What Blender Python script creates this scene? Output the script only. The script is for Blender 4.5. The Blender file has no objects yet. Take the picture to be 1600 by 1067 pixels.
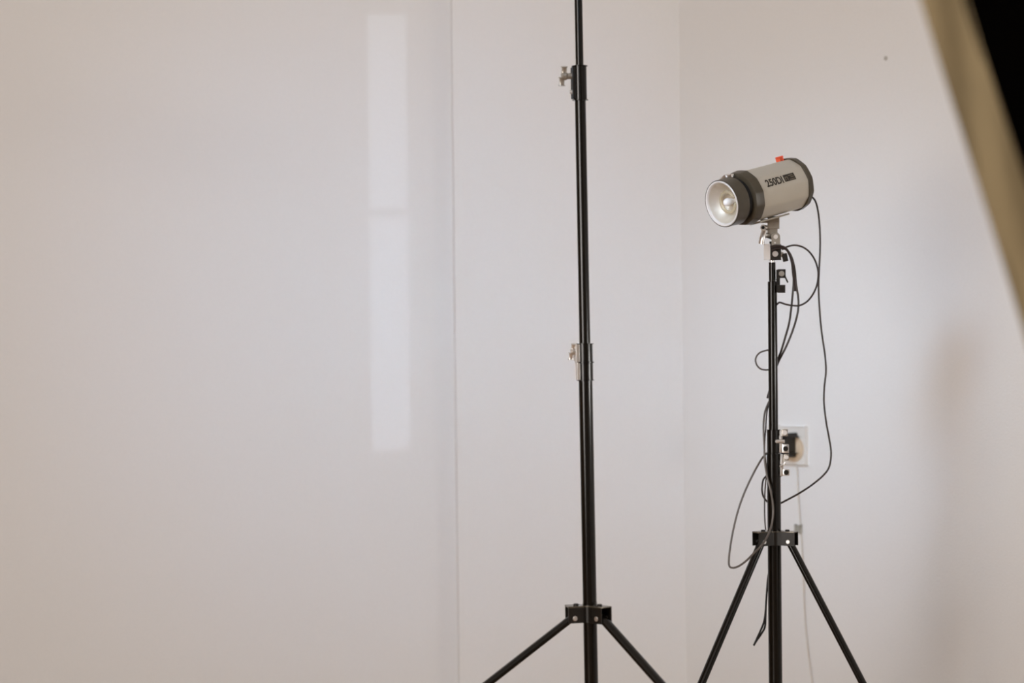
import bpy, bmesh, math, random
from mathutils import Vector, Matrix

random.seed(7)
SC = bpy.context.scene
COL = SC.collection
V = Vector
R = math.radians

# ------------------------------------------------------------------ camera
CAM_Z = 1.0
FPX = 3111.0                       # focal length in pixels at 1600 px width (70 mm)
ROLL = R(0.65)
CR = V((math.cos(ROLL), 0, -math.sin(ROLL)))
CU = V((math.sin(ROLL), 0, math.cos(ROLL)))
CF = V((0, 1, 0))
CO = V((0, 0, CAM_Z))
cam = bpy.data.cameras.new('camera')
cam.sensor_width = 36.0
cam.lens = FPX / 1600 * 36
cam.dof.use_dof = True
cam.dof.focus_distance = 3.45
cam.dof.aperture_fstop = 3.6
cam.clip_start = 0.05
cob = bpy.data.objects.new('camera', cam)
COL.objects.link(cob)
cob.matrix_world = Matrix(((CR.x, CU.x, 0, CO.x), (CR.y, CU.y, -1, CO.y), (CR.z, CU.z, 0, CO.z), (0, 0, 0, 1)))
SC.camera = cob

# ------------------------------------------------------------------ exposure, world, lights
SC.view_settings.view_transform = 'Standard'
SC.view_settings.look = 'None'
SC.view_settings.gamma = 1.0
SC.view_settings.use_curve_mapping = False
SC.view_settings.exposure = 0.05

world = bpy.data.worlds.new('world')
SC.world = world
world.use_nodes = True
wn = world.node_tree
bg = wn.nodes['Background']
sky = wn.nodes.new('ShaderNodeTexSky')
sky.sky_type = 'HOSEK_WILKIE'
sky.sun_direction = (0.17, -0.98, 0.12)
sky.turbidity = 4.0
wn.links.new(sky.outputs[0], bg.inputs['Color'])
bg.inputs['Strength'].default_value = 0.6

SUN_AZ, SUN_EL = R(-6), R(4.5)     # the low sun comes in from behind, over the right shoulder
SUN_DIR = V((math.sin(SUN_AZ) * math.cos(SUN_EL), math.cos(SUN_AZ) * math.cos(SUN_EL), -math.sin(SUN_EL)))
sun = bpy.data.lights.new('sun', 'SUN')
sun.energy = 0.33
sun.color = (0.69, 0.82, 1.0)
sun.angle = 0.0008
so = bpy.data.objects.new('sun', sun)
COL.objects.link(so)
so.rotation_euler = SUN_DIR.to_track_quat('-Z', 'Y').to_euler()
so.location = (-3, -8, 4)


def area(name, loc, direction, sx, sy, energy, color, spread=180):
    l = bpy.data.lights.new(name, 'AREA')
    l.shape = 'RECTANGLE'
    l.size, l.size_y = sx, sy
    l.energy = energy
    l.color = color
    l.spread = R(spread)
    o = bpy.data.objects.new(name, l)
    COL.objects.link(o)
    o.location = loc
    o.rotation_euler = V(direction).to_track_quat('-Z', 'Z').to_euler()
    return o


# daylight entering at the two side windows (just inside the panes)
area('daylight_west_window', (-2.5, 0.0, 1.35), (3.36, 4.0, -0.2), 2.2, 1.5, 125, (1.0, 0.945, 0.90))
area('daylight_east_window', (2.36, 2.22, 0.92), (-1, 0, 0), 0.11, 1.6, 19, (1.0, 0.98, 0.94))
# two added, unseen cool lamps under the ceiling, brightening the back walls
area('added_wall_wash_left', (-0.4, 0.2, 2.55), (0.1, 4.65, -1.43), 0.5, 0.5, 1.44, (0.47, 0.70, 1.0), 26)
area('added_wall_wash_right', (-1.2, 1.8, 2.55), (1.92, 2.65, -1.55), 0.6, 0.6, 1.12, (0.54, 0.75, 1.0), 22)


# ------------------------------------------------------------------ helpers


def ray(px, py):
    return CF + CR * ((px - 800) / FPX) + CU * ((533.5 - py) / FPX)


def P(px, py, d):
    return CO + ray(px, py) * d


def on_plane(px, py, p0, n):
    r = ray(px, py)
    return CO + r * ((p0 - CO).dot(n) / r.dot(n))


def frame_at(px, py):
    """right, up, towards-the-viewer axes about the line of sight through a point"""
    k = -ray(px, py).normalized()
    r = CU.cross(k).normalized()
    u = k.cross(r).normalized()
    return r, u, k


def new_mat(name, color, rough=0.5, metal=0.0, bump=None, var=None, **kw):
    m = bpy.data.materials.new(name)
    m.use_nodes = True
    nt = m.node_tree
    b = nt.nodes['Principled BSDF']
    b.inputs['Base Color'].default_value = (*color, 1)
    b.inputs['Roughness'].default_value = rough
    b.inputs['Metallic'].default_value = metal
    for k, v in kw.items():
        b.inputs[k.replace('_', ' ')].default_value = v
    tc = nt.nodes.new('ShaderNodeTexCoord')
    if var:
        scale, amt = var
        n = nt.nodes.new('ShaderNodeTexNoise')
        n.inputs['Scale'].default_value = scale
        n.inputs['Detail'].default_value = 4
        nt.links.new(tc.outputs['Object'], n.inputs['Vector'])
        mx = nt.nodes.new('ShaderNodeMix')
        mx.data_type = 'RGBA'
        mx.inputs[6].default_value = (*[c * (1 - amt) for c in color], 1)
        mx.inputs[7].default_value = (*[min(1, c * (1 + amt)) for c in color], 1)
        nt.links.new(n.outputs['Fac'], mx.inputs[0])
        nt.links.new(mx.outputs[2], b.inputs['Base Color'])
    if bump:
        scale, strength = bump
        n = nt.nodes.new('ShaderNodeTexNoise')
        n.inputs['Scale'].default_value = scale
        n.inputs['Detail'].default_value = 5
        nt.links.new(tc.outputs['Object'], n.inputs['Vector'])
        bp = nt.nodes.new('ShaderNodeBump')
        bp.inputs['Strength'].default_value = strength
        bp.inputs['Distance'].default_value = 0.002
        nt.links.new(n.outputs['Fac'], bp.inputs['Height'])
        nt.links.new(bp.outputs['Normal'], b.inputs['Normal'])
    return m


M = dict(
    wall=new_mat('wall_paint', (0.775, 0.765, 0.757), 0.85, bump=(260, 0.25), var=(420, 0.06)),
    wallw=new_mat('west_wall_added_brown', (0.30, 0.19, 0.11), 0.5, var=(8, 0.2)),  # brown added on the unseen west wall to dim and warm its bounce
    ceiling=new_mat('ceiling_paint', (0.80, 0.79, 0.78), 0.9, bump=(120, 0.1)),
    floor=new_mat('floor_tile', (0.36, 0.25, 0.165), 0.4, bump=(40, 0.1), var=(6, 0.15)),
    frame=new_mat('white_window_paint', (0.8, 0.79, 0.77), 0.4, bump=(80, 0.05)),
    black=new_mat('black_lacquered_tube', (0.004, 0.003, 0.002), 0.16, var=(60, 0.3), Specular_IOR_Level=0.32),
    blackm=new_mat('black_cast_metal', (0.008, 0.006, 0.004), 0.32, var=(90, 0.3), Specular_IOR_Level=0.4),
    cap=new_mat('worn_metal_painted_sheen', (0.16, 0.14, 0.11), 0.22, 0.6, var=(120, 0.5)),  # hub top: wear and the light it catches, both in the base colour
    plastic=new_mat('black_plastic', (0.014, 0.010, 0.006), 0.38, var=(70, 0.3), Specular_IOR_Level=0.4),
    barrelp=new_mat('worn_dark_brown_plastic', (0.055, 0.043, 0.027), 0.36, var=(50, 0.25)),
    rubber=new_mat('black_rubber', (0.006, 0.005, 0.005), 0.75, bump=(200, 0.2)),
    chrome=new_mat('chrome', (0.88, 0.87, 0.86), 0.30, 1.0, var=(50, 0.05)),
    steel=new_mat('dull_steel', (0.42, 0.39, 0.34), 0.36, 0.9, var=(80, 0.1)),
    silver=new_mat('silver_grey_paint', (0.50, 0.46, 0.385), 0.33, 0.35, bump=(500, 0.05), var=(30, 0.05)),
    dish=new_mat('satin_reflector_metal', (0.70, 0.65, 0.57), 0.45, 0.45, var=(60, 0.06)),
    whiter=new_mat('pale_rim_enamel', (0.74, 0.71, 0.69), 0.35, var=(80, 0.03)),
    bulb=new_mat('frosted_lamp_glass', (0.92, 0.91, 0.92), 0.25, var=(40, 0.02)),
    tube=new_mat('flash_tube_glass', (0.80, 0.72, 0.55), 0.08, var=(40, 0.05), Transmission_Weight=0.6),
    red=new_mat('orange_red_plastic', (0.80, 0.12, 0.05), 0.3, var=(90, 0.1)),
    ink=new_mat('dark_printing_ink', (0.018, 0.013, 0.008), 0.6, var=(100, 0.2)),
    palemark=new_mat('pale_printing_ink', (0.16, 0.13, 0.09), 0.6, var=(100, 0.2)),
    cord=new_mat('dark_brown_cable_sheath', (0.024, 0.015, 0.013), 0.42, var=(90, 0.2)),
    cordg=new_mat('grey_cable_sheath', (0.11, 0.095, 0.085), 0.3, var=(90, 0.2)),
    cordw=new_mat('off_white_cable_sheath', (0.66, 0.62, 0.57), 0.5, var=(90, 0.05)),
    plate=new_mat('white_socket_plastic', (0.78, 0.75, 0.71), 0.35, var=(60, 0.03)),
    tan=new_mat('tan_socket_insert', (0.66, 0.52, 0.37), 0.5, var=(60, 0.1)),  # tan with slight mottling over the whole insert
    clip=new_mat('grey_clip_plastic', (0.33, 0.32, 0.28), 0.5, var=(60, 0.1)),
    beige=new_mat('beige_diffuser_cloth', (0.185, 0.14, 0.072), 0.9, bump=(700, 0.3), var=(14, 0.22)),
    cloth=new_mat('black_softbox_cloth', (0.0012, 0.001, 0.0009), 0.95, bump=(600, 0.2), Specular_IOR_Level=0.0),
    mark=new_mat('grey_wall_filler', (0.45, 0.43, 0.40), 0.8, var=(200, 0.2)),
)
# clear window pane: mostly see-through with a faint reflection
g = bpy.data.materials.new('clear_window_glass')
g.use_nodes = True
nt = g.node_tree
nt.nodes.remove(nt.nodes['Principled BSDF'])
tr = nt.nodes.new('ShaderNodeBsdfTransparent')
gl = nt.nodes.new('ShaderNodeBsdfGlossy')
gl.inputs['Roughness'].default_value = 0.02
ms = nt.nodes.new('ShaderNodeMixShader')
ms.inputs[0].default_value = 0.05
nt.links.new(tr.outputs[0], ms.inputs[1])
nt.links.new(gl.outputs[0], ms.inputs[2])
nt.links.new(ms.outputs[0], nt.nodes['Material Output'].inputs[0])
M['glass'] = g


def empty(name, mat):
    o = bpy.data.objects.new(name, None)
    o.empty_display_size = 0.05
    COL.objects.link(o)
    o.matrix_world = mat
    return o


def obj(name, bm, m, parent=None, smooth=True, label=None):
    """bm is in world space; becomes ONE mesh object under parent"""
    me = bpy.data.meshes.new(name)
    o = bpy.data.objects.new(name, me)
    COL.objects.link(o)
    if parent is not None:
        o.parent = parent
        bm.transform(WM[parent.name].inverted())
        WM[o.name] = WM[parent.name].copy()
    else:
        WM[o.name] = Matrix()
    bmesh.ops.recalc_face_normals(bm, faces=bm.faces[:])
    bm.to_mesh(me)
    bm.free()
    me.materials.append(M[m])
    if smooth:
        for p in me.polygons:
            p.use_smooth = True
        me.set_sharp_from_angle(angle=R(35))
    if label:
        o['label'] = label
    return o


WM = {}


def thing(name, label, cat, mat, group=None):
    o = empty(name, mat)
    WM[o.name] = mat.copy()
    o['label'] = label
    o['category'] = cat
    if group:
        o['group'] = group
    return o


def tag(o, label, cat, group=None):
    o['label'] = label
    o['category'] = cat
    if group:
        o['group'] = group
    return o


def struct(o):
    o['kind'] = 'structure'
    return o


def NB():
    return bmesh.new()


def basis(z, hint=V((0, 0, 1))):
    z = z.normalized()
    if abs(z.dot(hint)) > 0.98:
        hint = V((1, 0, 0))
    x = hint.cross(z).normalized()
    y = z.cross(x)
    return x, y, z


def lathe(bm, o, axis, prof, n=32, shape=None, hint=V((0, 0, 1))):
    """prof: list of (distance along axis, radius); shape(angle) scales the radius"""
    x, y, z = basis(axis, hint)
    rings = []
    for t, r in prof:
        if r <= 1e-6:
            rings.append([bm.verts.new(o + z * t)])
            continue
        ring = []
        for i in range(n):
            a = 2 * math.pi * i / n
            s = shape(a) if shape else 1.0
            ring.append(bm.verts.new(o + z * t + (x * math.cos(a) + y * math.sin(a)) * r * s))
        rings.append(ring)
    for a, b in zip(rings, rings[1:]):
        if len(a) == 1 and len(b) == 1:
            continue
        for i in range(n):
            j = (i + 1) % n
            if len(a) == 1:
                bm.faces.new((a[0], b[i], b[j]))
            elif len(b) == 1:
                bm.faces.new((a[i], b[0], a[j]))
            else:
                bm.faces.new((a[i], b[i], b[j], a[j]))
    if len(rings[0]) > 1:
        bm.faces.new(rings[0][::-1])
    if len(rings[-1]) > 1:
        bm.faces.new(rings[-1])


def ring_lathe(bm, o, axis, prof, n=32, shape=None, hint=V((0, 0, 1))):
    """closed profile (a tube wall or lip), joined end to start"""
    x, y, z = basis(axis, hint)
    rings = []
    for t, r in prof:
        ring = []
        for i in range(n):
            a = 2 * math.pi * i / n
            s = shape(a) if shape else 1.0
            ring.append(bm.verts.new(o + z * t + (x * math.cos(a) + y * math.sin(a)) * r * s))
        rings.append(ring)
    for q in range(len(rings)):
        a, b = rings[q], rings[(q + 1) % len(rings)]
        for i in range(n):
            j = (i + 1) % n
            bm.faces.new((a[i], b[i], b[j], a[j]))


def cyl(bm, a, b, r, n=20, bevel=0.0):
    L = (b - a).length
    c = min(bevel, r * 0.5, L * 0.45)
    prof = [(0, r - c), (c, r), (L - c, r), (L, r - c)] if c > 0 else [(0, r), (L, r)]
    lathe(bm, a, b - a, prof, n)


def box(bm, c, ax, size, bevel=0.0):
    """ax: three unit axes, size: full lengths"""
    t = NB()
    bmesh.ops.create_cube(t, size=1.0)
    m = Matrix(((ax[0].x * size[0], ax[1].x * size[1], ax[2].x * size[2], c.x),
                (ax[0].y * size[0], ax[1].y * size[1], ax[2].y * size[2], c.y),
                (ax[0].z * size[0], ax[1].z * size[1], ax[2].z * size[2], c.z), (0, 0, 0, 1)))
    t.transform(m)
    if bevel > 0:
        bmesh.ops.bevel(t, geom=t.edges[:] + t.verts[:], offset=bevel, segments=2, affect='EDGES', profile=0.6)
    me = bpy.data.meshes.new('tmp')
    t.to_mesh(me)
    t.free()
    bm.from_mesh(me)
    bpy.data.meshes.remove(me)


def pbox(bm, x0, y0, x1, y1, d, depth, bevel=0.0008, rot=0.0):
    """box seen square-on at its own distance d, spanning the given photo rectangle, 'depth' metres thick"""
    cx, cy = (x0 + x1) / 2, (y0 + y1) / 2
    r, u, k = frame_at(cx, cy)
    if rot:
        r, u = r * math.cos(rot) + u * math.sin(rot), u * math.cos(rot) - r * math.sin(rot)
    s = d / FPX
    box(bm, P(cx, cy, d), (r, u, k), (abs(x1 - x0) * s, abs(y1 - y0) * s, depth), bevel)


def disc(bm, px, py, d, r, depth, n=20):
    _, _, k = frame_at(px, py)
    c = P(px, py, d)
    cyl(bm, c - k * depth / 2, c + k * depth / 2, r, n, 0.0006)


def spline(pts, sub=10):
    out = []
    n = len(pts)
    for i in range(n - 1):
        p0 = pts[max(i - 1, 0)]
        p1, p2 = pts[i], pts[i + 1]
        p3 = pts[min(i + 2, n - 1)]
        for s in range(sub):
            t = s / sub
            out.append(0.5 * ((2 * p1) + (p2 - p0) * t + (2 * p0 - 5 * p1 + 4 * p2 - p3) * t * t + (3 * p1 - p0 - 3 * p2 + p3) * t ** 3))
    out.append(pts[-1])
    return out


def tube(bm, pts, r, n=10, r2=None, side=None):
    """sweep a round (r) or oval (r x r2, r measured along side) section along pts"""
    r2 = r2 or r
    rings = []
    T0 = (pts[1] - pts[0]).normalized()
    x = side.normalized() if side is not None else basis(T0)[0]
    for i, p in enumerate(pts):
        T = (pts[min(i + 1, len(pts) - 1)] - pts[max(i - 1, 0)]).normalized()
        x = (x - T * x.dot(T)).normalized()
        y = T.cross(x)
        rings.append([bm.verts.new(p + x * r * math.cos(2 * math.pi * j / n) + y * r2 * math.sin(2 * math.pi * j / n)) for j in range(n)])
    for a, b in zip(rings, rings[1:]):
        for i in range(n):
            j = (i + 1) % n
            bm.faces.new((a[i], a[j], b[j], b[i]))
    bm.faces.new(rings[0][::-1])
    bm.faces.new(rings[-1])


# ------------------------------------------------------------------ the room
H = 2.7
YAW = R(5)
uL = V((-math.cos(YAW), -math.sin(YAW), 0))        # along the left wall, leftwards
nb = V((-math.sin(YAW), math.cos(YAW), 0))         # into that wall, away from the viewer
DC = 4.85
C = P(1066.5, 533.5, DC)
C.z = 0
PN = -nb
# pillar's left edge at photo x = 712 half way up
Q = on_plane(712.0, 533.5, C, PN)
Q.z = 0
RW = R(50)
uR = V((math.cos(RW), -math.sin(RW), 0))           # along the right wall, rightwards
nR = V((-math.sin(RW), -math.cos(RW), 0))          # out of the right wall into the room
XE, XW, YB = 2.4, -2.6, -2.5
E = C + uR * ((XE - C.x) / uR.x)
LW0 = C + nb * 0.06
LW1 = LW0 + uL * ((LW0.x - XW) / -uL.x)


def wall(name, p0, p1, out, th=0.12, holes=(), ext0=0.0, ext1=0.0, m='wall'):
    """thick wall whose inner face runs p0-p1; holes are (s0, s1, z0, z1) measured along p0-p1"""
    bm = NB()
    d = (p1 - p0)
    L = d.length
    d.normalize()
    ss = sorted({-ext0, L + ext1, *[h[0] for h in holes], *[h[1] for h in holes]})
    zz = sorted({0.0, H, *[h[2] for h in holes], *[h[3] for h in holes]})
    for s0, s1 in zip(ss, ss[1:]):
        for z0, z1 in zip(zz, zz[1:]):
            if any(h[0] <= (s0 + s1) / 2 <= h[1] and h[2] <= (z0 + z1) / 2 <= h[3] for h in holes):
                continue
            c = p0 + d * (s0 + s1) / 2 + out * th / 2 + V((0, 0, (z0 + z1) / 2))
            box(bm, c, (d, out, V((0, 0, 1))), (s1 - s0, th, z1 - z0))
    bmesh.ops.remove_doubles(bm, verts=bm.verts[:], dist=1e-5)
    return struct(obj(name, bm, m, smooth=False))


wall('wall_left', LW0, LW1, nb, ext0=0.15, ext1=0.12)
wall('wall_right', C, E, -nR, ext0=0.12, ext1=0.08)
# boxed-in column standing in the corner
bm = NB()
mid = (C + Q) / 2 + nb * 0.03 + V((0, 0, H / 2))
box(bm, mid, (uL, nb, V((0, 0, 1))), ((C - Q).length, 0.0599, H), 0.0)
struct(obj('wall_middle', bm, 'wall', smooth=False))

# side windows and the slim back window that throws the light patch
wall('wall_east', V((XE, E.y, 0)), V((XE, YB, 0)), V((1, 0, 0)), holes=[(E.y - 2.37, E.y - 2.07, 0.05, 1.80)], ext0=0.05, ext1=0.12)
wall('wall_west', V((XW, LW1.y, 0)), V((XW, YB, 0)), V((-1, 0, 0)), holes=[(LW1.y - 1.15, LW1.y + 1.15, 0.5, 2.2)], ext0=0.1, ext1=0.12, m='wallw')


def back(px, py):
    p = on_plane(px, py, LW0, PN)
    return p - SUN_DIR * ((p.y - YB) / SUN_DIR.y)


pa, pb = back(573, 22), back(645, 703)
sx0 = (back(573, 22).x + back(583, 703).x) / 2
sx1 = (back(633.5, 22).x + back(644.5, 703).x) / 2
sz1, sz0 = back(604, 22).z, back(614, 703).z
bz1, bz0 = back(609, 325.5).z, back(609, 338.5).z
wall('wall_back', V((XW, YB, 0)), V((XE, YB, 0)), V((0, -1, 0)), th=0.08,
     holes=[(sx0 - 0.05 - XW, sx1 + 0.05 - XW, sz0 - 0.05, sz1 + 0.05)])


def window(n, c, ax, nrm, w, h, bars, fw=0.05, dep=0.05):
    """frame with panes; bars = list of ('v'|'h', offset, width)"""
    Z = V((0, 0, 1))
    bm = NB()
    for s in (-1, 1):
        box(bm, c + ax * s * (w / 2 + fw / 2), (ax, nrm, Z), (fw, dep, h + 2 * fw))
        box(bm, c + Z * s * (h / 2 + fw / 2), (ax, nrm, Z), (w, dep, fw))
    for kind, off, bw in bars:
        if kind == 'v':
            box(bm, c + ax * off, (ax, nrm, Z), (bw, dep * 0.8, h))
        else:
            box(bm, c + Z * off, (ax, nrm, Z), (w, dep * 0.8, bw))
    f = struct(obj('window_%d' % n, bm, 'frame', smooth=False))
    bm = NB()
    box(bm, c + nrm * 0.0, (ax, nrm, Z), (w + 0.01, 0.004, h + 0.01))
    obj('pane', bm, 'glass', f, smooth=False)
    return f


X_, Y_ = V((1, 0, 0)), V((0, 1, 0))
window(1, V((XE + 0.06, 2.22, 0.925)), Y_, X_, 0.20, 1.65, [], fw=0.05)
window(2, V((XW - 0.06, 0.0, 1.35)), Y_, X_, 2.2, 1.6, [('v', -0.37, 0.05), ('v', 0.37, 0.05)])
window(3, V(((sx0 + sx1) / 2, YB - 0.008, (sz0 + sz1) / 2)), X_, Y_, sx1 - sx0, sz1 - sz0,
       [('h', (bz0 + bz1) / 2 - (sz0 + sz1) / 2, bz1 - bz0)], fw=0.05, dep=0.012)

plan = [V((XW, YB, 0)), V((XE, YB, 0)), V((XE, E.y, 0)), C.copy(), LW0.copy(), LW1.copy()]


def slab(name, m, z0, z1, grow=0.06):
    bm = NB()
    cen = sum(plan, V()) / len(plan)
    lo = [bm.verts.new(V((p.x + math.copysign(grow, p.x - cen.x), p.y + math.copysign(grow, p.y - cen.y), z0))) for p in plan]
    hi = [bm.verts.new(V((v.co.x, v.co.y, z1))) for v in lo]
    n = len(plan)
    bm.faces.new(lo[::-1])
    bm.faces.new(hi)
    for i in range(n):
        j = (i + 1) % n
        bm.faces.new((lo[i], lo[j], hi[j], hi[i]))
    return struct(obj(name, bm, m, smooth=False))


slab('floor', 'floor', -0.1, 0.0)
slab('ceiling', 'ceiling', H, H + 0.1)

# ------------------------------------------------------------------ light stands


def stand_root(name, label, x_a, y_a, x_b, y_b, d):
    """stand whose column passes through two photo points at distance d; returns (root, origin, axis, z(py))"""
    a, b = P(x_a, y_a, d), P(x_b, y_b, d)
    ax = (a - b).normalized()
    o = b - ax * (b.z / ax.z)
    x = (V((1, 0, 0)) - ax * ax.x).normalized()
    y = ax.cross(x)
    mat = Matrix(((x.x, y.x, ax.x, o.x), (x.y, y.y, ax.y, o.y), (x.z, y.z, ax.z, o.z), (0, 0, 0, 1)))
    root = thing(name, label, 'stand', mat)

    def zl(py):
        r = ray(x_b + (x_a - x_b) * (py - y_b) / (y_a - y_b), py)
        p = CO + r * d
        return (p - o).dot(ax)
    return root, mat, zl


class Loc:
    """build in a stand's own frame: z up the column"""

    def __init__(s, mat):
        s.m = mat

    def p(s, x, y, z):
        return s.m @ V((x, y, z))

    def v(s, x, y, z):
        return (s.m.to_3x3() @ V((x, y, z))).normalized()

    def az(s, deg):
        return s.v(math.cos(R(deg)), math.sin(R(deg)), 0)

    @property
    def up(s):
        return s.v(0, 0, 1)


def hub(root, L, z0, z1, rc, legs, reach, w, pins_front):
    """leg hub: pressed plates from leg to leg forming a U bracket round each leg top"""
    bm = NB()
    up = L.up
    o = L.p(0, 0, z0)
    h = z1 - z0
    n = len(legs)
    t = 0.0018
    for i in range(n):
        a0, a1 = legs[i], legs[(i + 1) % n]
        if a1 <= a0:
            a1 += 360
        dA, dB = L.az(a0), L.az(a1)
        pA, pB = L.az(a0 + 90), L.az(a1 - 90)
        line = [dA * reach + pA * w, dA * (rc * 1.5) + pA * w]
        q0, q1 = a0 + 42, a1 - 42
        for s in range(7):
            line.append(L.az(q0 + (q1 - q0) * s / 6) * (rc + 0.0022))
        line += [dB * (rc * 1.5) + pB * w, dB * reach + pB * w]
        inner, outer = [], []
        for k, p in enumerate(line):
            T = (line[min(k + 1, len(line) - 1)] - line[max(k - 1, 0)]).normalized()
            N = T.cross(up)
            inner.append(p - N * t / 2)
            outer.append(p + N * t / 2)
        loops = []
        for k in range(len(line)):
            loops.append([bm.verts.new(o + inner[k]), bm.verts.new(o + outer[k]), bm.verts.new(o + outer[k] + up * h), bm.verts.new(o + inner[k] + up * h)])
        for A, B in zip(loops, loops[1:]):
            for s in range(4):
                e = (s + 1) % 4
                bm.faces.new((A[s], B[s], B[e], A[e]))
        bm.faces.new(loops[0][::-1])
        bm.faces.new(loops[-1])
    # cast core holding the plates on the column
    ring_lathe(bm, o, up, [(h * 0.06, rc + 0.0003), (h * 0.06, rc + 0.0028), (h * 0.97, rc + 0.0028), (h * 0.97, rc + 0.0003)], 28)
    hb = obj('leg_hub', bm, 'blackm', root)
    # flat top: a disc with one arm over each bracket
    bm = NB()
    ring_lathe(bm, o, up, [(h - 0.0004, rc + 0.0003), (h - 0.0004, rc + 0.0042), (h + 0.0012, rc + 0.0042), (h + 0.0012, rc + 0.0003)], 32)
    for a in legs:
        d, sd = L.az(a), L.az(a + 90)
        box(bm, o + d * (rc + 0.002 + reach) / 2 + up * (h + 0.0003), (d, sd, up), (reach - rc - 0.002, 2 * w + 0.0018, 0.0016), 0.0003)
    obj('hub_top', bm, 'cap', hb, label='worn top of the hub, its light sheen put into a paler colour')
    for a in legs[1:]:
        bm = NB()
        c = o + L.az(a) * (reach * 0.60) + up * h
        cyl(bm, c, c + up * 0.0042, 0.0042, 14, 0.001)
        obj('hub_bolt', bm, 'blackm', hb)
    for a in legs:
        d, pr = L.az(a), L.az(a + 90)
        c = o + d * (reach * 0.72) + up * h * 0.30
        bm = NB()
        cyl(bm, c - pr * (w + 0.0026), c + pr * (w + 0.0026), 0.0038, 14, 0.0006)
        obj('pivot_pin', bm, 'chrome', hb, label='bright pivot pin')
    return hb


def tripod(root, L, zh0, zh1, rc, legs, reach, w, slope, rt, rn, foot_z=0.012, brace_at=0.42):
    up = L.up
    zp = zh0 + (zh1 - zh0) * 0.30
    rp = reach * 0.72
    bots = []
    for a in legs:
        d, sd = L.az(a), L.az(a + 90)
        p0 = L.p(0, 0, zp) + d * (rp - 0.004) + up * 0.004
        dirn = (d - up * slope).normalized()
        run = (p0.z - foot_z) / -dirn.z
        p1 = p0 + dirn * run
        bm = NB()
        tube(bm, [p0 + (p1 - p0) * s / 6 for s in range(7)], rt, 20, rn, sd)
        lg = obj('leg', bm, 'black', root)
        bm = NB()
        lathe(bm, p1 - dirn * 0.035, dirn, [(0, rt * 1.0), (0.002, rt * 1.3), (0.034, rt * 1.3), (0.042, rt * 0.9)], 18)
        obj('rubber_foot', bm, 'rubber', lg)
        bots.append((p0, p1, d, sd))
    # sliding lower collar with braces (below the picture's edge)
    zc = 0.10
    bm = NB()
    ring_lathe(bm, L.p(0, 0, zc), up, [(0, rc + 0.0005), (0, rc + 0.006), (0.028, rc + 0.006), (0.028, rc + 0.0005)], 28)
    for (_, _, d, sd) in bots:
        for s in (-1, 1):
            box(bm, L.p(0, 0, zc + 0.014) + d * (rc + 0.014) + sd * s * 0.007, (d, sd, up), (0.022, 0.002, 0.022))
    obj('brace_collar', bm, 'blackm', root)
    for (p0, p1, d, sd) in bots:
        a = L.p(0, 0, zc + 0.014) + d * (rc + 0.016)
        b = p0 + (p1 - p0) * (1 - brace_at)
        for s in (-1,):
            bm = NB()
            ofs = sd * s * (rt + 0.0015) * 0
            dr = (b - a).normalized()
            tube(bm, [a + ofs, b - dr * (rn + 0.002) + ofs], 0.005, 12, 0.003, sd)
            obj('brace', bm, 'black', root)


def collar(root, L, z0, z1, r_out, r_in, m='black', lips=(0.0, 1.0), lip=0.0022, name='clamp_collar'):
    bm = NB()
    up = L.up
    h = z1 - z0
    prof = [(0, r_in)]
    marks = sorted(lips)
    e = 0.0009
    for q in marks:
        t = h * q
        lo, hi = max(t - e, 0), min(t + e, h)
        prof += [(max(lo - 0.0004, 0), r_out), (lo, r_out + lip), (hi, r_out + lip), (min(hi + 0.0004, h), r_out)]
    prof += [(h, r_in)]
    lathe(bm, L.p(0, 0, z0), up, [(t, max(r, 0.001)) for t, r in prof], 36)
    return obj(name, bm, m, root)


# ---- tall black stand
BD = 3.1
root_b, mb, zb = stand_root('light_stand', 'tall black tripod light stand running out of the top of the picture', 903.7, 0, 922.6, 1000, BD)
L = Loc(mb)
s = BD / FPX
up = L.up
hz0, hz1 = zb(971), zb(946)
LEGS_B = [87.5, 192, 311]


def column(root, L, z0, z1, r, name='column', m='black'):
    bm = NB()
    cyl(bm, L.p(0, 0, z0), L.p(0, 0, z1), r, 36, 0.0006)
    return obj(name, bm, m, root)


column(root_b, L, 0.06, zb(588), 10.8 * s)
column(root_b, L, zb(590), zb(150), 8.6 * s, 'riser_tube')
column(root_b, L, zb(152), zb(-420), 6.2 * s, 'riser_tube')
hub(root_b, L, hz0, hz1, 10.8 * s, LEGS_B, 0.037, 0.0105, True)
tripod(root_b, L, hz0, hz1, 10.8 * s, LEGS_B, 0.037, 0.0105, 0.70, 0.0088, 0.0058)
# middle clamp
cm = collar(root_b, L, zb(594.5), zb(536.5), 12.0 * s, 8.6 * s, 'black', (0.0, 0.49, 1.0), 0.0018)


def wing_knob(parent, L, z, r0, r1, azd, m, scale=1.0, label=None):
    d = L.az(azd)
    sd = L.az(azd + 90)
    o = L.p(0, 0, z)
    up = L.up
    bm = NB()
    cyl(bm, o + d * r0, o + d * r1, 0.0046 * scale, 16, 0.0008)
    w1 = (up * 0.9 + sd * 0.3).normalized()
    for sg in (1, -1):
        c = o + d * (r1 - 0.003 + (0.003 if sg < 0 else 0)) + w1 * sg * 0.0085 * scale
        box(bm, c, (w1, w1.cross(d).normalized(), (d - w1 * d.dot(w1)).normalized()), (0.0125 * scale, 0.005 * scale, 0.0075 * scale), 0.0016 * scale)
    cyl(bm, o + d * (r1 - 0.008), o + d * (r1 + 0.001), 0.0062 * scale, 16, 0.0015)
    return obj('wing_knob', bm, m, parent, label=label)


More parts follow.
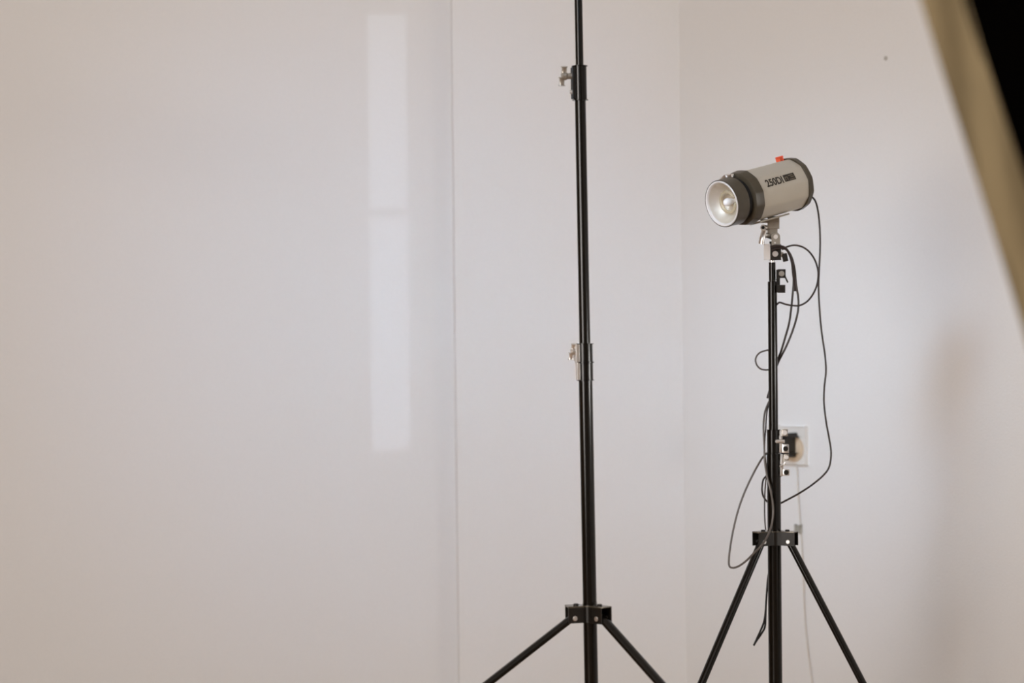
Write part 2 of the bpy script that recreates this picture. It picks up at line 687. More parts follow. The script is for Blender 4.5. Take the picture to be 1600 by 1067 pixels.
def lug(parent, L, z0, z1, r0, r1, azd, wd, m, bev=0.0012):
    d, sd = L.az(azd), L.az(azd + 90)
    bm = NB()
    box(bm, L.p(0, 0, (z0 + z1) / 2) + d * (r0 + r1) / 2, (d, sd, L.up), (r1 - r0, wd, z1 - z0), bev)
    return obj('clamp_lug', bm, m, parent)


lug(cm, L, zb(564), zb(539), 10.5 * s, 15.5 * s, 192, 0.013, 'chrome')
lug(cm, L, zb(592), zb(567), 10.5 * s, 14.0 * s, 192, 0.013, 'chrome')
wing_knob(cm, L, zb(549), 14 * s, 22 * s, 192, 'chrome', 0.85, 'bright chrome wing knob')
# upper clamp
cu = collar(root_b, L, zb(157), zb(103), 10.6 * s, 6.3 * s, 'black', (0.0, 1.0), 0.0020)
lug(cu, L, zb(153), zb(106), 8.5 * s, 12.0 * s, 188, 0.014, 'blackm')
wing_knob(cu, L, zb(119), 11 * s, 28 * s, 188, 'steel', 1.0, 'dull steel wing knob')
bm = NB()
cyl(bm, L.p(0, 0, zb(144)) + L.az(195) * 11 * s, L.p(0, 0, zb(144)) + L.az(195) * 14.5 * s, 0.0034, 14, 0.0006)
cyl(bm, L.p(0, 0, zb(144)) + L.az(195) * 14.5 * s, L.p(0, 0, zb(144)) + L.az(195) * 17 * s, 0.0024, 12, 0.0004)
obj('set_screw', bm, 'chrome', cu)

# ---- shorter stand carrying the flash head
SD = 3.7
root_s, ms_, zs = stand_root('light_stand', 'shorter black tripod light stand with steep legs, carrying the silver flash head', 1207.0, 480, 1211.2, 1000, SD)
L = Loc(ms_)
s = SD / FPX
up = L.up
hz0, hz1 = zs(851), zs(830)
LEGS_S = [82.5, 210, 331]
column(root_s, L, 0.06, zs(735), 10.6 * s)
column(root_s, L, zs(737), zs(440), 7.2 * s, 'riser_tube')
bm = NB()
cyl(bm, L.p(0, 0, zs(445)), L.p(0, 0, zs(412)), 5.2 * s, 24)
cyl(bm, L.p(0, 0, zs(414)), L.p(0, 0, zs(403)), 4.0 * s, 20, 0.001)
obj('top_spigot', bm, 'chrome', root_s, label='bright spigot at the top of the column')
hub(root_s, L, hz0, hz1, 10.6 * s, LEGS_S, 0.043, 0.0095, True)
tripod(root_s, L, hz0, hz1, 10.6 * s, LEGS_S, 0.043, 0.0095, 1.80, 0.0088, 0.0066)
c1 = collar(root_s, L, zs(458), zs(410), 9.3 * s, 5.3 * s, 'black', (), 0)
c2 = collar(root_s, L, zs(708), zs(671), 10.2 * s, 7.3 * s, 'black', (0.0, 1.0), 0.0008)
c3 = collar(root_s, L, zs(745), zs(708.6), 11.0 * s, 7.4 * s, 'black', (0.0, 1.0), 0.0006)


def bolt_block(parent, x0, y0, x1, y1, m, m2, dd=0.0, rr=0.42, depth=0.016):
    """small square lug with a round bolt head on the side that faces the room"""
    bm = NB()
    d = SD - 0.004 + dd
    pbox(bm, x0, y0, x1, y1, d, depth, 0.0012)
    o = obj('clamp_lug', bm, m, parent)
    bm = NB()
    disc(bm, (x0 + x1) / 2, (y0 + y1) / 2, d - depth / 2 - 0.001, min(x1 - x0, y1 - y0) * rr * SD / FPX, 0.004)
    obj('bolt_head', bm, m2, o, label='pale bolt head')
    return o


bm = NB()
pbox(bm, 1213.5, 422, 1218, 456, SD, 0.012)
obj('clamp_strip', bm, 'blackm', c1)
bolt_block(c1, 1216, 421.5, 1226.5, 433.5, 'plastic', 'steel')
bolt_block(c1, 1216, 446, 1226, 456.5, 'plastic', 'blackm', rr=0.26)
bm = NB()
tube(bm, [P(1226, 431, SD - 0.006), P(1228.4, 436, SD - 0.006), P(1231, 441.5, SD - 0.006)], 0.0015, 8)
tube(bm, [P(1209, 438.5, SD - 0.018), P(1215, 435, SD - 0.016), P(1220, 433.5, SD - 0.010)], 0.0006, 8)
obj('lever', bm, 'plastic', c1)

bm = NB()
pbox(bm, 1217, 672, 1222.5, 707.5, SD, 0.013)
pbox(bm, 1218.5, 709.5, 1224, 744, SD, 0.013)
obj('clamp_strip', bm, 'chrome', c2, label='bright clamp strip')
bolt_block(c2, 1221.5, 670.5, 1231, 681.5, 'steel', 'whiter')
bolt_block(c2, 1222.5, 694, 1232.5, 708, 'chrome', 'blackm', rr=0.40)
bolt_block(c3, 1225, 709.5, 1232.5, 719.5, 'steel', 'whiter', rr=0.46)
bolt_block(c3, 1223.5, 733, 1233.5, 743, 'chrome', 'blackm', rr=0.40)
bm = NB()
a0 = P(1214, 689.5, SD - 0.012)
cyl(bm, a0, P(1226, 689.5, SD - 0.014), 0.0036, 14, 0.0008)
disc(bm, 1214, 689.5, SD - 0.012, 0.0034, 0.006)
obj('clamp_screw', bm, 'chrome', c2, label='chrome clamp screw')
bm = NB()
cyl(bm, P(1218, 729, SD - 0.012), P(1227, 724, SD - 0.012), 0.0024, 12, 0.0006)
cyl(bm, P(1224.5, 727, SD - 0.013), P(1226, 722, SD - 0.013), 0.0014, 10, 0.0004)
obj('clamp_screw', bm, 'chrome', c3, label='chrome clamp screw')

# ------------------------------------------------------------------ flash head
HP = (1127.5, 318.5)
HD = 3.60
k_ = HD / FPX
fr, fu, fk = frame_at(1185, 303)
TH, SL = R(47), R(15)
fwd = (-fr * math.cos(SL) - fu * math.sin(SL)) * math.sin(TH) + fk * math.cos(TH)
hup = (fu - fwd * fu.dot(fwd)).normalized()
hup = (-fr * math.sin(SL) + fu * math.cos(SL))
hup = (hup - fwd * hup.dot(fwd)).normalized()
hsd = fwd.cross(hup).normalized()
if hsd.dot(fk) < 0:
    hsd = -hsd                       # the side of the body that faces the viewer
HO = P(HP[0], HP[1], HD)             # centre of the front rim
bk = -fwd
RB = 41.0 * k_ * 1.02
LB = 0.1905
hx = hup.cross(fwd).normalized()
hmat = Matrix(((hx.x, hup.x, fwd.x, HO.x), (hx.y, hup.y, fwd.y, HO.y), (hx.z, hup.z, fwd.z, HO.z), (0, 0, 0, 1)))
head = thing('studio_flash_head', 'silver cylindrical studio flash head with black end rings, tilted down on the shorter stand', 'studio flash', hmat)


def hl(phi, rad, t):
    """point on the head: phi from the viewer's side up towards the top, t metres behind the front rim"""
    return HO + bk * t + (hsd * math.cos(phi) + hup * math.sin(phi)) * rad


def hlathe(bm, prof, n=48, shape=None, closed=False, cap=True):
    z = bk
    rings = []
    for t, r in prof:
        if r < 1e-6:
            rings.append([bm.verts.new(HO + z * t)])
        else:
            rings.append([bm.verts.new(hl(2 * math.pi * i / n, r * (shape(2 * math.pi * i / n) if shape else 1), t)) for i in range(n)])
    pairs = list(zip(rings, rings[1:])) + ([(rings[-1], rings[0])] if closed else [])
    for a, b in pairs:
        if len(a) == 1 and len(b) == 1:
            continue
        for i in range(n):
            j = (i + 1) % n
            if len(a) == 1:
                bm.faces.new((a[0], b[i], b[j]))
            elif len(b) == 1:
                bm.faces.new((a[i], b[0], a[j]))
            else:
                bm.faces.new((a[i], b[i], b[j], a[j]))
    if not closed and cap:
        if len(rings[0]) > 1:
            bm.faces.new(rings[0][::-1])
        if len(rings[-1]) > 1:
            bm.faces.new(rings[-1])


NF = 10
F0 = R(18)


def poly(a, n, ph):
    q = (a - ph + math.pi / n) % (2 * math.pi / n) - math.pi / n
    return math.cos(math.pi / n) / math.cos(q)


def facet(a):
    return 0.35 + 0.65 * min(poly(a, NF, F0) * 1.008, 1.0)


def scallop(a):
    return 0.35 + 0.65 * min(poly(a, 12, F0) * 1.006, 1.0)


bm = NB()
hlathe(bm, [(0.0585, RB * 0.93), (0.0595, RB), (LB - 0.014, RB), (LB - 0.013, RB * 0.95)], 120, facet)
body = obj('body', bm, 'silver', head)
bm = NB()
hlathe(bm, [(0.0405, RB * 0.90), (0.042, RB * 1.0), (0.048, RB * 1.03), (0.0595, RB * 1.055), (0.0605, RB * 1.03)], 144, scallop)
obj('mount_collar', bm, 'barrelp', head, label='black scalloped front collar')
bm = NB()
hlathe(bm, [(LB - 0.0135, RB * 1.0), (LB - 0.013, RB * 1.045), (LB - 0.003, RB * 1.035), (LB, RB * 0.96), (LB - 0.0005, RB * 0.9), (LB - 0.004, RB * 0.86), (LB - 0.004, 0)], 144, scallop)
obj('rear_ring', bm, 'barrelp', head, label='black scalloped rear ring')
# groove between the reflector barrel and collar
bm = NB()
hlathe(bm, [(0.022, RB * 0.80), (0.043, RB * 0.80)], 64, None, False, False)
obj('bayonet_groove', bm, 'rubber', head)
# slide latch on top of the groove
bm = NB()
for q in range(2):
    ph = R(105 + q * 17)
    box(bm, hl(ph, RB * 0.93, 0.0345), (bk, (hup * math.cos(ph) - hsd * math.sin(ph)), hsd * math.cos(ph) + hup * math.sin(ph)), (0.0095, 0.018, 0.009), 0.0015)
ph = R(86)
box(bm, hl(ph, RB * 0.925, 0.0345), (bk, (hup * math.cos(ph) - hsd * math.sin(ph)), hsd * math.cos(ph) + hup * math.sin(ph)), (0.007, 0.016, 0.006), 0.0015)
obj('latch', bm, 'chrome', head, label='bright latch on top of the front collar')
# front barrel and rim
RF = 37.2 * k_
bm = NB()
hlathe(bm, [(0.0005, RF * 0.985), (0, RF * 1.0), (0.0012, RF * 1.012), (0.004, RF * 1.0), (0.0275, RF * 1.03), (0.029, RF * 1.0), (0.0275, RF * 0.90), (0.004, RF * 0.93)], 72, None, True)
barrel = obj('reflector_barrel', bm, 'barrelp', head, label='black front barrel')
bm = NB()
hlathe(bm, [(0.0002, RF * 0.975), (-0.0008, RF * 0.95), (0.0, RF * 0.90), (0.003, RF * 0.855), (0.006, RF * 0.86), (0.004, RF * 0.97)], 72, None, True)
obj('front_rim', bm, 'whiter', head, label='pale front rim')
bm = NB()
hlathe(bm, [(0.003, RF * 0.86), (0.008, RF * 0.80), (0.015, RF * 0.68), (0.022, RF * 0.52), (0.028, RF * 0.30), (0.030, RF * 0.16), (0.0305, 0),
            (0.0325, 0), (0.032, RF * 0.2), (0.030, RF * 0.34), (0.024, RF * 0.56), (0.017, RF * 0.72), (0.010, RF * 0.85), (0.005, RF * 0.88)], 72, None, False, False)
obj('reflector_dish', bm, 'dish', head, label='satin metal reflector dish')
bm = NB()
hlathe(bm, [(0.006, 0), (0.007, 0.0035), (0.010, 0.0062), (0.015, 0.0078), (0.020, 0.0066), (0.026, 0.005), (0.031, 0.005)], 28)
obj('modelling_bulb', bm, 'bulb', head, label='white frosted bulb')
bm = NB()
ring = []
for i in range(33):
    a = R(20) + i / 32 * R(320)
    ring.append(HO + bk * 0.016 + (hsd * math.cos(a) + hup * math.sin(a)) * 0.0185)
ring = [ring[0] + bk * 0.012] + ring + [ring[-1] + bk * 0.012]
tube(bm, ring, 0.0032, 12)
obj('flash_tube', bm, 'tube', head, label='clear ring shaped flash tube')
# orange sensor on the top near the back
bm = NB()
ph = R(93)
box(bm, hl(ph, RB * 0.985 + 0.0018, LB - 0.0205), (bk, hsd, hup), (0.0085, 0.008, 0.010), 0.002)
obj('slave_sensor', bm, 'red', head, label='small orange red sensor on top')


# printed number on the flat facet facing the viewer
def decal_frame(phi):
    n = hsd * math.cos(phi) + hup * math.sin(phi)
    v = hup * math.cos(phi) - hsd * math.sin(phi)
    return n, v


TN, TV = decal_frame(F0)
RT = RB * 0.985 * math.cos(math.pi / NF) * 1.012 + 0.0003


def on_facet(t, y, lift=0.0):
    a = F0 + y / RB
    return hl(a, RB * facet(a) + 0.0004 + lift, t)


def text_mesh(txt, t0, t1, y0, y1, lift=0.0):
    cu_ = bpy.data.curves.new('txt', 'FONT')
    cu_.body = txt
    cu_.extrude = 0.0
    cu_.offset = 0.03
    o = bpy.data.objects.new('txt', cu_)
    COL.objects.link(o)
    bpy.context.view_layer.update()
    me = bpy.data.meshes.new_from_object(o.evaluated_get(bpy.context.evaluated_depsgraph_get()))
    bpy.data.objects.remove(o)
    bm = NB()
    bm.from_mesh(me)
    bpy.data.meshes.remove(me)
    xs = [v.co.x for v in bm.verts]
    ys = [v.co.y for v in bm.verts]
    for v in bm.verts:
        fx = (v.co.x - min(xs)) / (max(xs) - min(xs))
        fy = (v.co.y - min(ys)) / (max(ys) - min(ys))
        v.co = on_facet(t0 + (t1 - t0) * fx, y0 + (y1 - y0) * fy, lift)
    return bm


bm = text_mesh('250DI', 0.0755, 0.1185, -0.0085, 0.0065)
obj('printed_number', bm, 'ink', body, smooth=False, label='printed black lettering 250DI')
bm = NB()
prev = None
for q in range(9):
    y = -0.0075 + 0.014 * q / 8
    row = [bm.verts.new(on_facet(0.122, y)), bm.verts.new(on_facet(0.150, y))]
    if prev:
        bm.faces.new((prev[0], prev[1], row[1], row[0]))
    prev = row
obj('printed_panel', bm, 'ink', body, smooth=False, label='dark printed rectangle with worn pale marks')
bm = NB()
for t0, y0, t1, y1 in ((0.1245, -0.0055, 0.1262, 0.0020), (0.1262, 0.0005, 0.1315, 0.0020), (0.1298, -0.0055, 0.1315, 0.0005),
                       (0.1345, 0.0022, 0.1460, 0.0038), (0.1345, -0.0058, 0.1475, -0.0044), (0.139, -0.0012, 0.1475, 0.0002)):
    vs = [bm.verts.new(on_facet(t, y, 0.0003)) for t, y in ((t0, y0), (t1, y0), (t1, y1), (t0, y1))]
    bm.faces.new(vs)
obj('panel_mark', bm, 'palemark', body, smooth=False, label='worn pale marks in the dark rectangle')

# swivel bracket under the head (its middle line is the column's)
def axm(t, off, side=0.0):
    return HO + bk * t - hup * off + hsd * side


bm = NB()
box(bm, axm(0.104, RB + 0.0022), (bk, hup, hsd), (0.075, 0.003, 0.030), 0.0008)
brk = obj('mount_plate', bm, 'steel', head, label='dull metal mounting plate')
bm = NB()
pbox(bm, 1200, 338.5, 1217, 357, SD - 0.012, 0.004, 0.0008)
pbox(bm, 1200, 338.5, 1217, 357, SD + 0.020, 0.004, 0.0008)
pbox(bm, 1189, 343, 1216, 347.5, SD + 0.004, 0.034, 0.0008)
pbox(bm, 1201, 350, 1213, 366, SD + 0.006, 0.026, 0.002)
obj('tilt_yoke', bm, 'steel', head, label='dull metal tilt yoke')
bm = NB()
disc(bm, 1211.8, 370, SD - 0.014, 7.0 * SD / FPX, 0.006, 28)
disc(bm, 1211.8, 370, SD + 0.016, 7.0 * SD / FPX, 0.006, 28)
pbox(bm, 1206, 372, 1218.5, 386, SD - 0.014, 0.006, 0.0006)
pbox(bm, 1206, 372, 1218.5, 386, SD + 0.016, 0.006, 0.0006)
cyl(bm, P(1211.8, 370, SD - 0.014), P(1211.8, 370, SD + 0.016), 0.0062, 18)
jt = obj('tilt_joint', bm, 'steel', head, label='round tilt joint plates')
bm = NB()
disc(bm, 1212.2, 370, SD - 0.018, 3.6 * SD / FPX, 0.004, 20)
disc(bm, 1211, 379.5, SD - 0.0175, 1.6 * SD / FPX, 0.003, 14)
obj('joint_screw', bm, 'whiter', jt, label='pale joint screw')
# tilt lever: chrome handle hanging at the left of the joint
bm = NB()
cyl(bm, P(1193, 355.5, SD - 0.012), P(1206, 357, SD + 0.004), 0.0048, 18, 0.001)
ring_c = P(1192.3, 355.5, SD - 0.013)
_, _, kk = frame_at(1192, 355)
ring_lathe(bm, ring_c, kk, [(0, 0.0030), (0, 0.0056), (0.004, 0.0050), (0.004, 0.0032)], 22)
tube(bm, spline([P(1194, 360, SD - 0.010), P(1192.5, 366, SD - 0.012), P(1190.5, 373, SD - 0.013), P(1189.5, 381, SD - 0.012)], 5), 0.0062, 16, 0.0044)
cyl(bm, P(1195, 367, SD - 0.008), P(1206, 370, SD + 0.0), 0.0050, 16, 0.001)
obj('tilt_lever', bm, 'chrome', head, label='chrome tilt lever')
bm = NB()
disc(bm, 1192.2, 355.5, SD - 0.0145, 0.0029, 0.004, 16)
obj('lever_bolt', bm, 'rubber', head, label='black bolt end in the tilt lever')
bm = NB()
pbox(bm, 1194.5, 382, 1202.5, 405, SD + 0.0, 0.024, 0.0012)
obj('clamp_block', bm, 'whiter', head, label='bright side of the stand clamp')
bm = NB()
pbox(bm, 1202.5, 383, 1219, 405, SD - 0.0, 0.026, 0.0016)
pbox(bm, 1203, 378, 1206.5, 384, SD - 0.0, 0.020, 0.001)
blk = obj('stand_clamp', bm, 'plastic', head, label='black stand clamp')
bm = NB()
disc(bm, 1211.3, 396.5, SD - 0.0145, 4.6 * SD / FPX, 0.006, 24)
obj('clamp_screw', bm, 'chrome', blk, label='chrome clamp screw')
bm = NB()
cyl(bm, P(1218, 397.5, SD - 0.004), P(1224, 397.5, SD - 0.004), 0.0048, 16, 0.001)
obj('knob_stem', bm, 'chrome', blk, label='chrome knob stem')
bm = NB()
pbox(bm, 1224, 397.5, 1229, 407, SD - 0.004, 0.010, 0.002, rot=R(12))
obj('knob_wing', bm, 'plastic', blk)

# ------------------------------------------------------------------ cables


def cable(name, label, pts, r, m, d0=SD, cat='cable', sub=12, parent=None):
    bm = NB()
    tube(bm, spline([P(x, y, d0 + dd) for x, y, dd in pts], sub), r, 10)
    o = obj(name, bm, m, parent)
    if parent is None:
        tag(o, label, cat)
    return o


cable('mains_cable', 'long dark cord hanging in a wavy line from the back of the flash head', [
    (1262, 308, 0.06), (1270, 309, 0.052), (1276, 320, 0.045), (1280, 345, 0.04), (1281.5, 380, 0.035), (1280, 420, 0.03), (1279, 450, 0.03), (1281, 490, 0.03),
    (1284, 520, 0.03), (1289, 555, 0.03), (1290.5, 580, 0.03), (1288, 605, 0.03), (1287.5, 630, 0.03), (1291, 660, 0.03), (1295, 682, 0.03),
    (1298.5, 706, 0.028), (1296, 728, 0.026), (1287, 742, 0.025), (1268, 758, 0.024), (1248, 771, 0.023), (1226, 783, 0.022), (1212, 790, 0.0185)],
    0.0018, 'cord')
coil = thing('coiled_cable', 'bunch of dark cable looped over the clamp below the flash head', 'cable', Matrix.Translation(P(1214, 388, SD)))
for nm, pts, r in (
    ('cable_strand', [(1206, 388, -0.017), (1213, 385.5, -0.020), (1222, 385.5, -0.018), (1229, 389, -0.012), (1235, 402, -0.008), (1239, 420, -0.005), (1240, 440, -0.004), (1238.5, 460, -0.003),
                      (1236.5, 480, 0), (1233, 505, 0.004), (1227.5, 525, 0.008), (1221, 547, 0.012), (1216, 560, 0.015), (1211, 575, 0.0150), (1206, 595, 0.0150), (1200.5, 620, 0.012)], 0.0020),
    ('cable_strand', [(1206, 391, -0.019), (1214, 388, -0.022), (1224, 388, -0.019), (1232, 393, -0.014), (1238, 405, -0.010), (1242, 423, -0.007), (1244, 445, -0.006), (1247, 463, -0.005),
                      (1247.5, 478, -0.004), (1245, 495, -0.002), (1238, 518, 0.004), (1229, 540, 0.008), (1222, 554, 0.012), (1216, 566, 0.017), (1210, 582, 0.0185), (1205, 600, 0.0185), (1199, 622, 0.012)], 0.0020),
    ('cable_strand', [(1204, 386, -0.018), (1214, 384, -0.024), (1226, 387, -0.021), (1233, 396, -0.015), (1237.5, 410, -0.013), (1239.5, 428, -0.010), (1242, 446, -0.0045), (1242.8, 455, -0.003)], 0.0024),
    ('large_loop', [(1222, 390, -0.016), (1230, 385.5, -0.014), (1240, 383.2, -0.010), (1250, 384.5, -0.006), (1260, 389.5, -0.002), (1269, 399, 0), (1275.5, 412, 0), (1278.5, 427, 0), (1276.5, 445, 0),
                    (1270, 460, -0.002), (1261, 471, -0.004), (1250, 477, -0.008), (1240, 477.5, -0.011), (1228, 475.5, -0.010), (1218.5, 472.5, -0.009), (1214.5, 475, -0.004), (1210, 480, 0.0105)], 0.0017)):
    cable(nm, None, pts, r, 'cord', parent=coil)
cable('small_ring', None, [(1210, 546.5, 0.014), (1204, 546.5, 0.014), (1197, 547.5, 0.012), (1188, 550.5, 0.010), (1182.5, 556, 0.009), (1180.5, 563, 0.009), (1183, 571, 0.009), (1189, 576.5, 0.010), (1197, 577.8, 0.012), (1204, 577, 0.014), (1210, 576, 0.014)], 0.0016, 'cordg', parent=coil)
cable('sync_cable', 'grey cable wound down the shorter stand and drooping in a loop over its left leg', [
    (1205, 622, 0.014), (1199.5, 632, 0.011), (1195, 645, 0.006), (1193, 662, 0.0), (1193.2, 680, -0.004), (1194, 700, -0.006), (1195, 720, -0.008), (1198, 742, -0.014), (1203, 762, -0.019), (1207.3, 785, -0.020),
    (1208, 803, -0.021), (1205, 822, -0.026), (1199, 838, -0.042), (1190, 852, -0.050), (1178, 864, -0.052), (1166, 876, -0.052), (1154, 884.5, -0.050), (1145, 887, -0.045), (1139.5, 884, -0.040),
    (1139, 872, -0.035), (1142, 848, -0.028), (1147, 822, -0.020), (1154, 795, -0.014), (1163, 770, -0.008), (1175, 744, 0.0), (1187, 722, 0.008), (1194, 712, 0.013), (1203, 704, 0.0175)],
    0.0019, 'cordg')
cable('tie_cord', 'short dark cord running down the left edge of the shorter column above its hub', [
    (1203, 628, 0.0135), (1199, 640, 0.010), (1197.2, 655, 0.006), (1196.6, 669, 0.004), (1195.2, 684, 0.003), (1194.6, 702, 0.003), (1196.4, 722, -0.001), (1198.2, 736, -0.007), (1196.6, 752, -0.005), (1195.0, 772, -0.004), (1194.6, 795, -0.004), (1195.2, 815, -0.005), (1196.5, 828, -0.007)],
    0.0013, 'cord')
cable('cord_loop', 'small dark loop of cord at the left of the shorter column below its lower clamp', [
    (1203, 740, 0.0165), (1197, 744, 0.0145), (1192.5, 750, 0.010), (1190.8, 760, 0.008), (1190.8, 768, 0.008), (1193, 776, 0.010), (1198, 783, 0.0135), (1204, 788, 0.0165)], 0.0017, 'cord')
strap = thing('fastening_strap', 'thin dark strap hanging at the left of the shorter column below its hub', 'strap', Matrix.Translation(P(1200, 900, SD)))
for q, pts in enumerate((
        [(1207, 884, 0.020), (1201, 896, 0.0145), (1198.6, 920, 0.009), (1196.8, 945, 0.008), (1196.2, 965, 0.008), (1195, 980, 0.008), (1189, 991, 0.008), (1182, 1001, 0.008), (1177.5, 1008.5, 0.008)],
        [(1206.5, 886, 0.025), (1200.5, 900, 0.018), (1197.8, 930, 0.012), (1196.2, 955, 0.012), (1193.5, 972, 0.011), (1188, 986, 0.011), (1182.5, 998, 0.011), (1178.5, 1007, 0.0095)])):
    bm = NB()
    r_, u_, k2 = frame_at(1195, 950)
    tube(bm, spline([P(x, y, SD + dd) for x, y, dd in pts], 8), 0.0036, 10, 0.0013, k2 * 0.9 + r_ * 0.3)
    obj('strap_strand', bm, 'rubber', strap)

# ------------------------------------------------------------------ wall socket, plug and its cord
Zv = V((0, 0, 1))
SP = on_plane(1240.5, 695.5, C, nR)
smat = Matrix(((uR.x, nR.x, 0, SP.x), (uR.y, nR.y, 0, SP.y), (0, 0, 1, SP.z), (0, 0, 0, 1)))
sock = thing('wall_socket', 'white square wall socket on the right wall behind the shorter stand', 'socket', smat)
bm = NB()
box(bm, SP + nR * 0.004, (uR, nR, Zv), (0.086, 0.008, 0.086), 0.003)
obj('cover_plate', bm, 'plate', sock)
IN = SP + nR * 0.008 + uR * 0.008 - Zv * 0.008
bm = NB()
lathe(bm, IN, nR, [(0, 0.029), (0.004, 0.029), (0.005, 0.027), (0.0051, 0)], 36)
obj('socket_insert', bm, 'tan', sock, label='tan round socket insert')
PO = SP + nR * 0.013 + uR * 0.002 - Zv * 0.001
pmat = Matrix(((uR.x, nR.x, 0, PO.x), (uR.y, nR.y, 0, PO.y), (0, 0, 1, PO.z), (0, 0, 0, 1)))
plug = thing('power_plug', 'black rounded plug pushed into the white wall socket', 'plug', pmat)
bm = NB()
for t, w_, h_ in ((0.0, 0.030, 0.040),):
    box(bm, PO + nR * 0.015 + Zv * 0.003, (uR, nR, Zv), (0.030, 0.030, 0.036), 0.010)
obj('plug_body', bm, 'plastic', plug)
bm = NB()
lathe(bm, PO + nR * 0.028 + Zv * 0.008, nR, [(0, 0.009), (0.008, 0.008), (0.016, 0.005), (0.0165, 0)], 18)
obj('strain_relief', bm, 'rubber', plug)


def wp(px, py, lift):
    return on_plane(px, py, C, nR) + nR * lift


bm = NB()
tube(bm, spline([wp(1246, 724, 0.004), wp(1248, 745, 0.004), wp(1249.5, 780, 0.004), wp(1252, 815, 0.004), wp(1254.5, 850, 0.004), wp(1257, 900, 0.004), wp(1258.5, 945, 0.004), wp(1261, 985, 0.004), wp(1266, 1030, 0.004),
                 wp(1272, 1075, 0.004), wp(1278, 1130, 0.004), wp(1280, 1178, 0.004)], 8), 0.0017, 10)
tag(obj('supply_cable', bm, 'cordw'), 'faint off-white cable running down the right wall below the socket', 'cable')
bm = NB()
cc = wp(1249.5, 826, 0.0035)
box(bm, cc, (uR, nR, Zv), (0.016, 0.007, 0.017), 0.002)
tag(obj('cable_clip', bm, 'clip'), 'small grey clip on the right wall beside the stand hub', 'clip')
bm = NB()
cc = wp(1384, 91, 0.0)
lathe(bm, cc, nR, [(0, 0.0052), (0.0006, 0.0045), (0.0012, 0.002), (0.0013, 0)], 14)
tag(obj('wall_dent', bm, 'mark'), 'tiny grey filled hole high on the right wall', 'wall mark')

# ------------------------------------------------------------------ softbox in the near right corner
XD = 1.5
br, bu, bkk = frame_at(1520, 270)
t_ = -bkk
e1 = (br * 0.2836 - bu * 0.959).normalized()          # along its long edge, right and down
perp = e1.cross(bkk).normalized()
if perp.dot(br) > 0:
    perp = -perp                                      # out of the front, left and down
TILT = R(14)
sa = (perp * math.cos(TILT) + t_ * math.sin(TILT)).normalized()     # facing direction
e2 = (t_ * math.cos(TILT) - perp * math.sin(TILT)).normalized()     # along the short side, away
near = P(1452.0, 40, XD)
HL, HW = 0.45, 0.28
near_c = near + e1 * (-0.045)
ctr = near_c + e2 * HW
sbm = Matrix(((e1.x, e2.x, sa.x, ctr.x), (e1.y, e2.y, sa.y, ctr.y), (e1.z, e2.z, sa.z, ctr.z), (0, 0, 0, 1)))
soft = thing('softbox', 'large black softbox with a beige cloth edge, slanting in at the top right', 'softbox', sbm)


def sq(u, v, w):
    return ctr + e1 * u + e2 * v + sa * w


BAND = 0.0345


def rim_pts(hl_, hw_, n1=48, n2=24):
    pts = []
    for i in range(n1):
        pts.append((-hl_ + 2 * hl_ * i / n1, -hw_, (0, -1)))
    for i in range(n2):
        pts.append((hl_, -hw_ + 2 * hw_ * i / n2, (1, 0)))
    for i in range(n1):
        pts.append((hl_ - 2 * hl_ * i / n1, hw_, (0, 1)))
    for i in range(n2):
        pts.append((-hl_, hw_ - 2 * hw_ * i / n2, (-1, 0)))
    return pts


# beige skirt round the front rim: softly creased cloth
bm = NB()
rows = []
for j in range(9):
    f = j / 8
    row = []
    for i, (u, v, nn) in enumerate(rim_pts(HL, HW)):
        cr = 0.0045 * math.sin(u * 38 + f * 2.4) * math.sin(f * math.pi) + 0.0034 * math.sin(u * 15 + v * 19 + f * 5)
        puff = 0.004 * math.sin(f * math.pi) + cr
        edge = 0.0016 * math.sin(u * 17 + 1.0) if j == 8 else 0.0
        row.append(bm.verts.new(sq(u + nn[0] * puff, v + nn[1] * puff, -BAND * f + edge)))
    rows.append(row)
for a, b in zip(rows, rows[1:]):
    n = len(a)
    for i in range(n):
        bm.faces.new((a[i], a[(i + 1) % n], b[(i + 1) % n], b[i]))
obj('skirt', bm, 'beige', soft, label='beige creased cloth edge')
bm = NB()
g_ = []
for i in range(25):
    g_.append([bm.verts.new(sq(-HL + 2 * HL * i / 24, -HW + 2 * HW * j / 16, -0.004 - 0.010 * math.sin(math.pi * i / 24) * math.sin(math.pi * j / 16))) for j in range(17)])
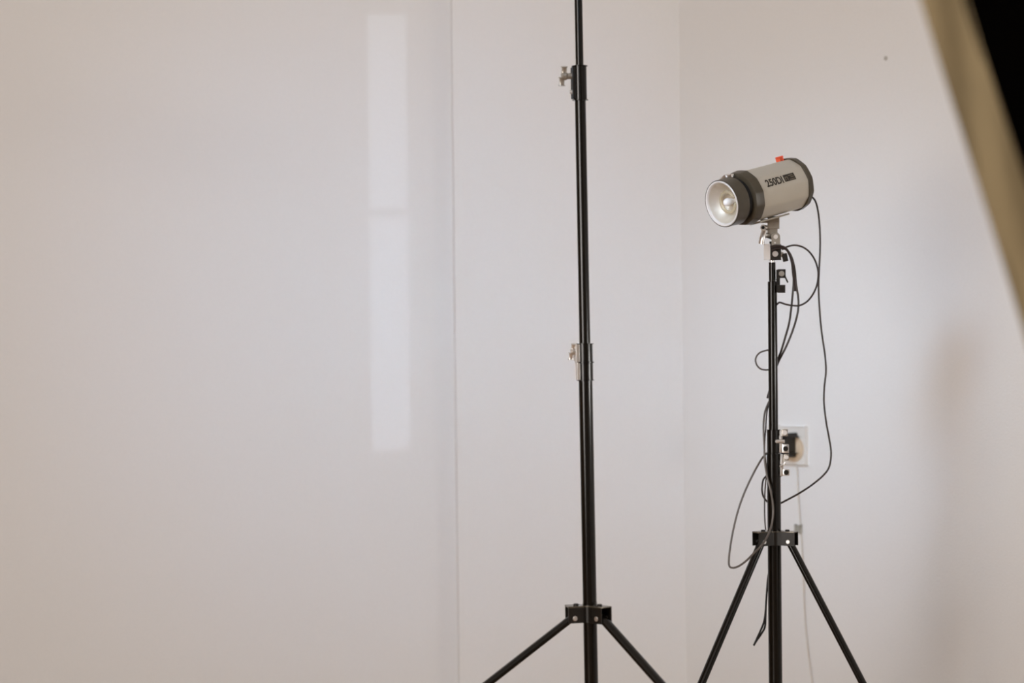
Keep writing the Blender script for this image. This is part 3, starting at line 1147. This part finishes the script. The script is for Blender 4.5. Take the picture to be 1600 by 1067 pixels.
for i in range(24):
    for j in range(16):
        bm.faces.new((g_[i][j], g_[i + 1][j], g_[i + 1][j + 1], g_[i][j + 1]))
obj('front_diffuser', bm, 'beige', soft)
# black shell: pyramid from the rim to the speed ring, bowed a little
bm = NB()
rows = []
DEP = 0.42
for j in range(13):
    f = j / 12
    k3 = (1 - f) ** 0.85
    row = []
    for u, v, nn in rim_pts(HL, HW):
        uu = u * (k3 + (1 - k3) * 0.12)
        vv = v * (k3 + (1 - k3) * 0.18)
        wob = 0.003 * math.sin(u * 17 + 1.0) * (1 - f)
        row.append(bm.verts.new(sq(uu + nn[0] * 0.0015, vv + nn[1] * 0.0015, -BAND + 0.002 - DEP * f + wob)))
    rows.append(row)
for a, b in zip(rows, rows[1:]):
    n = len(a)
    for i in range(n):
        bm.faces.new((a[i], a[(i + 1) % n], b[(i + 1) % n], b[i]))
bm.faces.new(rows[-1])
obj('shell', bm, 'cloth', soft, label='black cloth shell')
bm = NB()
back_p = sq(0, 0, -BAND - DEP)
cyl(bm, back_p + sa * 0.01, back_p - sa * 0.03, 0.075, 36, 0.004)
obj('speed_ring', bm, 'blackm', soft)
bm = NB()
jp = back_p - sa * 0.045
cyl(bm, back_p - sa * 0.02, jp, 0.02, 20, 0.003)
cyl(bm, jp + V((0, 0, 0.03)), jp - V((0, 0, 0.06)), 0.018, 20, 0.003)
obj('tilt_bracket', bm, 'plastic', soft)
# the stand that carries it (outside the frame)
fz = Matrix.Translation(V((jp.x, jp.y, 0)))
root_k = thing('light_stand', 'black tripod light stand carrying the softbox at the right, outside the picture', 'stand', fz)
L = Loc(fz)
zt = jp.z - 0.05
column(root_k, L, 0.06, 0.8, 0.0125)
column(root_k, L, 0.79, zt, 0.0095, 'riser_tube')
collar(root_k, L, 0.75, 0.81, 0.0145, 0.0126, 'black', (0.0, 1.0), 0.0012)
hub(root_k, L, 0.60, 0.625, 0.0125, [30, 150, 270], 0.04, 0.0105, True)
tripod(root_k, L, 0.60, 0.625, 0.0125, [30, 150, 270], 0.04, 0.0105, 1.6, 0.0088, 0.0062)
